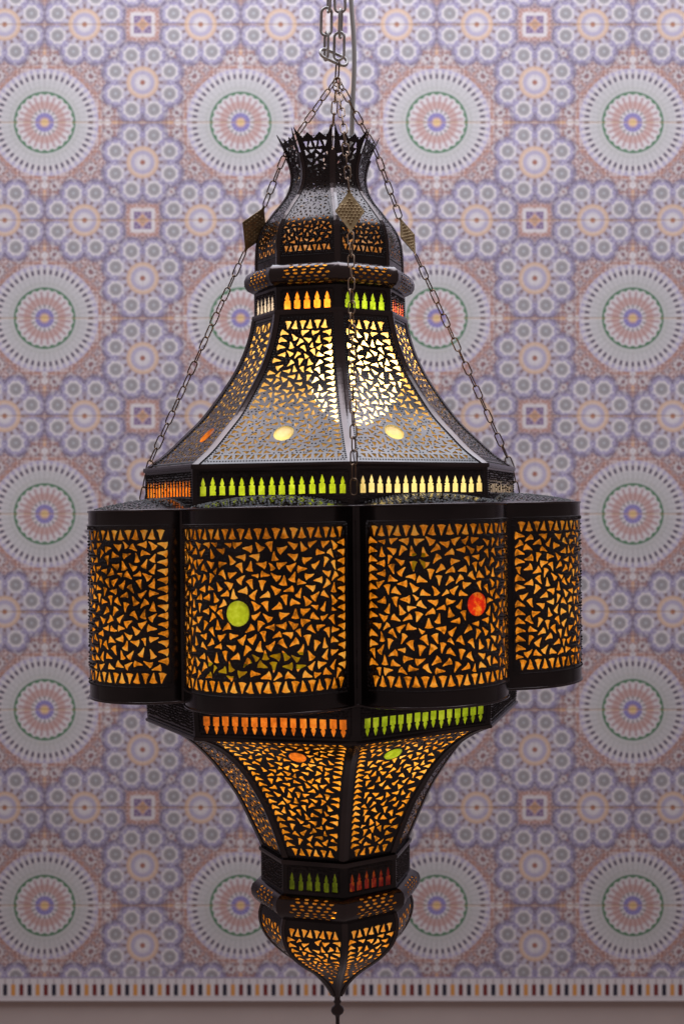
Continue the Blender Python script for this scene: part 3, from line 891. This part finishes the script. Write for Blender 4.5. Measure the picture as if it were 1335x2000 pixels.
# ------------------------------------------------------------------ chains
def link_mesh(name, length, width, r, mat, n=7, arc=7):
    V, F, path = [], [], []
    rw = width / 2 - r; hl = length / 2 - r - rw
    for sgn in (1, -1):
        for k in range(arc + 1):
            a = math.pi * k / arc
            path.append((sgn * rw * math.cos(a), sgn * (hl + rw * math.sin(a))))
    m = len(path)
    for i, (x, z) in enumerate(path):
        x2, z2 = path[(i + 1) % m]; x0, z0 = path[i - 1]
        t = Vector((x2 - x0, 0, z2 - z0)).normalized(); nrm = Vector((t.z, 0, -t.x))
        for k in range(n):
            a = 2 * math.pi * k / n
            p = Vector((x, 0, z)) + nrm * (r * math.cos(a)) + Vector((0, 1, 0)) * (r * math.sin(a))
            V.append(p * S)
    for i in range(m):
        for k in range(n):
            i2, k2 = (i + 1) % m, (k + 1) % n; F.append((i * n + k, i * n + k2, i2 * n + k2, i2 * n + k))
    me = bpy.data.meshes.new(name); me.from_pydata([tuple(v) for v in V], [], F); me.materials.append(mat)
    me.polygons.foreach_set("use_smooth", [True] * len(F)); me.update()
    return me
def U(X, Fr, Z): return Vector((X * S, -Fr * S, Z * S))     # true lantern units, no lean
def put_link(me, name, a, b, roll_, parent):
    o = bpy.data.objects.new(name, me); col.objects.link(o); o.parent = parent
    d = (b - a).normalized(); q = d.to_track_quat('Z', 'Y')
    o.location = (a + b) / 2
    o.rotation_euler = (q.to_matrix().to_4x4() @ Matrix.Rotation(roll_, 4, 'Z')).to_euler()
    return o
LINK = link_mesh("link", 31, 14.5, 1.35, M_CHAIN)
def run_links(pts, pitch, parent, roll0, rng):
    """links along a polyline, alternately turned a quarter"""
    seg = [(pts[k + 1] - pts[k]).length for k in range(len(pts) - 1)]; tot = sum(seg)
    n = max(1, round(tot / (pitch * S)))
    def at(d):
        for k, l in enumerate(seg):
            if d <= l or k == len(seg) - 1: return pts[k].lerp(pts[k + 1], d / l)
            d -= l
    for j in range(n):
        a, b = at(tot * j / n), at(tot * (j + 1) / n)
        put_link(LINK, "link", a, b, roll0 + (math.pi / 2 if j % 2 else 0) + rng.uniform(-.22, .22), parent)

def diamond(parent, top, bot, facing, wd=27):
    z = (top - bot).normalized(); f = Vector(facing).normalized(); x = z.cross(f).normalized(); f = x.cross(z)
    c = (top + bot) / 2; L2 = (top - bot).length / 2
    V, F = [], []
    ol = [(-2.5 * S, L2), (2.5 * S, L2), (3 * S, L2 * .86), (wd * S, 0.02 * L2), (wd * S, -.02 * L2), (3 * S, -L2 * .86), (2.5 * S, -L2), (-2.5 * S, -L2), (-3 * S, -L2 * .86), (-wd * S, -.02 * L2), (-wd * S, .02 * L2), (-3 * S, L2 * .86)]
    for d in (.8, -.8):
        for a, b in ol: V.append(c + x * a + z * b + f * d * S)
    n = len(ol); F += [tuple(range(n)), tuple(range(2 * n - 1, n - 1, -1))]
    F += [(k, k + n, (k + 1) % n + n, (k + 1) % n) for k in range(n)]
    # punched knobs on both faces
    for side in (1, -1):
        step_ = 6.6 * S; r = 2.7 * S
        for iy in range(-8, 9):
            for ix in range(-6, 7):
                a = ix * step_ + (step_ / 2 if iy % 2 else 0); b = iy * step_ * .95
                if abs(a) / (wd * S) + abs(b) / (L2 * .86) > .84: continue
                k0 = len(V)
                for t in range(6):
                    an = t * math.pi / 3; V.append(c + x * (a + r * math.cos(an)) + z * (b + r * math.sin(an)) + f * side * .78 * S)
                V.append(c + x * a + z * b + f * side * 3.2 * S)
                F += [(k0 + t, k0 + (t + 1) % 6, k0 + 6) for t in range(6)]
    return mesh_obj("diamond_plate", V, F, M_PLATE, parent, False)

HOOK = U(-10, 0, 847)
def support_chain(label, upper, dtop, dbot, lower, facing, roll0, seed, wd=27):
    rng = R_(seed)
    c = bpy.data.objects.new("support_chain", None); col.objects.link(c); c.parent = lantern; c["label"] = label
    run_links([HOOK] + upper + [dtop], 25.6, c, roll0, rng)
    diamond(c, dtop, dbot, facing, wd)
    run_links([dbot] + lower, 25.6, c, roll0, rng)
support_chain("chain on the left side with a diamond plate", [U(-107, 10, 706)], U(-151, 14, 594), U(-188, 16, 506), [U(-371, 36, 92), U(-385, 36, 22)], (.55, -.8, -.12), .5, 1, 29)
support_chain("chain on the right side with a diamond plate", [U(67, -8, 705)], U(113, -10, 577), U(144, -12, 505), [U(335, -38, 90), U(346, -38, 34)], (.75, -.62, 0.2), .6, 2, 25)
support_chain("chain in front with a diamond plate", [U(4, 104, 716)], U(13, 144, 596), U(16, 170, 512), [U(20, 368, 92), U(20, 374, 30)], (0.1, -1, .3), .35, 3)
support_chain("chain behind with a diamond plate", [U(-22, -100, 735)], U(-36, -144, 596), U(-40, -170, 512), [U(-57, -372, 20)], (-.1, 1, .3), .5, 4)
me = link_mesh("hook_link", 40, 16, 1.7, M_CHAIN)
put_link(me, "hook_link", U(-10, 0, 846), U(-8, 0, 882), .5, lantern)

# heavy steel chain: two strands joined by one link lying across
steel = bpy.data.objects.new("steel_chain", None); col.objects.link(steel); steel.location = (0, 0, CZ)
tag(steel, "thick grey steel chain in two strands that carries the lantern from above", "chain")
BIG = link_mesh("steel_link", 60, 26, 2.8, M_STEEL, 12, 10)
def big(x0, y0, x1, y1, r, dy=0):
    put_link(BIG, "steel_link", U(x0 - 667, dy, 1000 - y0), U(x1 - 667, dy, 1000 - y1), r, steel)
big(636, 118, 637, 62, .35); big(636, 72, 637, 12, 1.45); big(641, 26, 643, -34, .25); big(643, -22, 640, -80, 1.5)
big(661, 120, 662, 62, 1.25, 3); big(663, 77, 665, 17, -.2, 3); big(664, 28, 661, -32, 1.5, 3); big(661, -18, 662, -78, .1, 3)
big(640, -66, 641, -124, .3); big(661, -66, 662, -124, 1.4, 3)
j = link_mesh("joining_link", 62, 29, 3.1, M_STEEL, 12, 10)
put_link(j, "joining_link", U(624 - 667, 5, 1000 - 101), U(678 - 667, -5, 1000 - 123), 1.1, steel)

# flex
def tube(name, pts, r, mat, parent, n=12):
    V, F = [], []
    for i, p in enumerate(pts):
        t = (pts[min(i + 1, len(pts) - 1)] - pts[max(i - 1, 0)]).normalized()
        a = t.orthogonal().normalized(); b = t.cross(a)
        a = (Vector((1, 0, 0)) - t * t.x).normalized(); b = t.cross(a)
        for k in range(n):
            an = 2 * math.pi * k / n; V.append(p + (a * math.cos(an) + b * math.sin(an)) * r * S)
    for i in range(len(pts) - 1):
        for k in range(n): F.append((i * n + k, i * n + (k + 1) % n, (i + 1) * n + (k + 1) % n, (i + 1) * n + k))
    F.append(tuple(range(n))); F.append(tuple((len(pts) - 1) * n + k for k in range(n)))
    return mesh_obj(name, V, F, mat, parent, True)
m, nt, out = new_mat("grey_plastic_flex"); b_ = nt.nodes.new("ShaderNodeBsdfPrincipled"); b_.inputs["Base Color"].default_value = (0.36, 0.36, 0.37, 1); b_.inputs["Roughness"].default_value = 0.4
nz = nt.nodes.new("ShaderNodeTexNoise"); nz.inputs["Scale"].default_value = 30; cr = nt.nodes.new("ShaderNodeValToRGB")
cr.color_ramp.elements[0].color = (0.50, 0.49, 0.49, 1); cr.color_ramp.elements[1].color = (0.62, 0.61, 0.60, 1)
nt.links.new(nz.outputs[0], cr.inputs[0]); nt.links.new(cr.outputs[0], b_.inputs["Base Color"]); nt.links.new(b_.outputs[0], out.inputs[0])
M_FLEX = m
cps = [(681, -130), (683, -60), (685, 0), (690, 70), (691, 130), (688, 200), (686, 270), (684, 400), (690, 560), (698, 652)]
pp = densify([(x - 667, 1000 - y) for x, y in cps], 14)
fl = tube("power_cord", [U(x, -12 if z > 560 else -12 + (560 - z) * .06, z) for x, z in pp], 4.6, M_FLEX, None)
fl.location = (0, 0, CZ)
tag(fl, "smooth grey power cord running down beside the steel chain into the crown", "cord")

# ------------------------------------------------------------------ bulbs
def bulb_mat(name, strength, colr):
    m, nt, out = new_mat(name); e = nt.nodes.new("ShaderNodeEmission"); e.inputs[0].default_value = (*colr, 1); e.inputs[1].default_value = strength
    nt.links.new(e.outputs[0], out.inputs[0]); return m
m, nt, out = new_mat("white_ceramic"); b_ = nt.nodes.new("ShaderNodeBsdfPrincipled"); b_.inputs["Base Color"].default_value = (0.7, 0.68, 0.62, 1); nt.links.new(b_.outputs[0], out.inputs[0]); M_CER = m
def bulb(x, f, z, r, strength, colr, label):
    e = bpy.data.objects.new("light_bulb", None); col.objects.link(e); e.location = Vector((0, 0, CZ)) + U(x, f, z)
    tag(e, label, "light bulb")
    V, F = [], []; n = 28; rows = []
    for k in range(1, 17):
        a = math.pi * k / 17; rows.append((r * math.sin(a), r * math.cos(a)))
    rows[0] = (r * .28, r * 1.02)
    for rr, zz in rows:
        for k in range(n):
            t = 2 * math.pi * k / n; V.append((rr * math.cos(t) * S, rr * math.sin(t) * S, zz * S))
    V.append((0, 0, -r * S))
    for i in range(len(rows) - 1):
        for k in range(n): F.append((i * n + k, (i + 1) * n + k, (i + 1) * n + (k + 1) % n, i * n + (k + 1) % n))
    for k in range(n): F.append(((len(rows) - 1) * n + k, len(V) - 1, (len(rows) - 1) * n + (k + 1) % n))
    F.append(tuple(range(n)))
    mesh_obj("globe", V, F, bulb_mat("lit_globe", strength, colr), e, True)
    V, F = [], []
    sp_ = [(r * .30, r * .98), (r * .34, r * 1.05), (r * .34, r * 1.55), (r * .15, r * 1.62), (r * .08, r * 1.7)]
    for rr, zz in sp_:
        for k in range(16):
            t = 2 * math.pi * k / 16; V.append((rr * math.cos(t) * S, rr * math.sin(t) * S, zz * S))
    for i in range(len(sp_) - 1):
        for k in range(16): F.append((i * 16 + k, i * 16 + (k + 1) % 16, (i + 1) * 16 + (k + 1) % 16, (i + 1) * 16 + k))
    F.append(tuple(16 * (len(sp_) - 1) + k for k in range(16))); F.append(tuple(range(15, -1, -1)))
    mesh_obj("socket", V, F, M_CER, e, True)
bulb(27, 10, 256, 88, 21.0, (1.0, 0.76, 0.46), "glowing round bulb high inside the bell of the lantern")
bulb(-5, -10, -282, 46, 68.0, (1.0, 0.74, 0.34), "added unseen bulb low inside the drums, to make the lower tiers glow")  # added, unseen: makes the drums and lower bell glow
bulb(-2, 0, -800, 20, 36.0, (1.0, 0.68, 0.36), "small added unseen bulb in the pointed tip, to make the tip glow")  # added, unseen: lights up the tip and its roll moulding
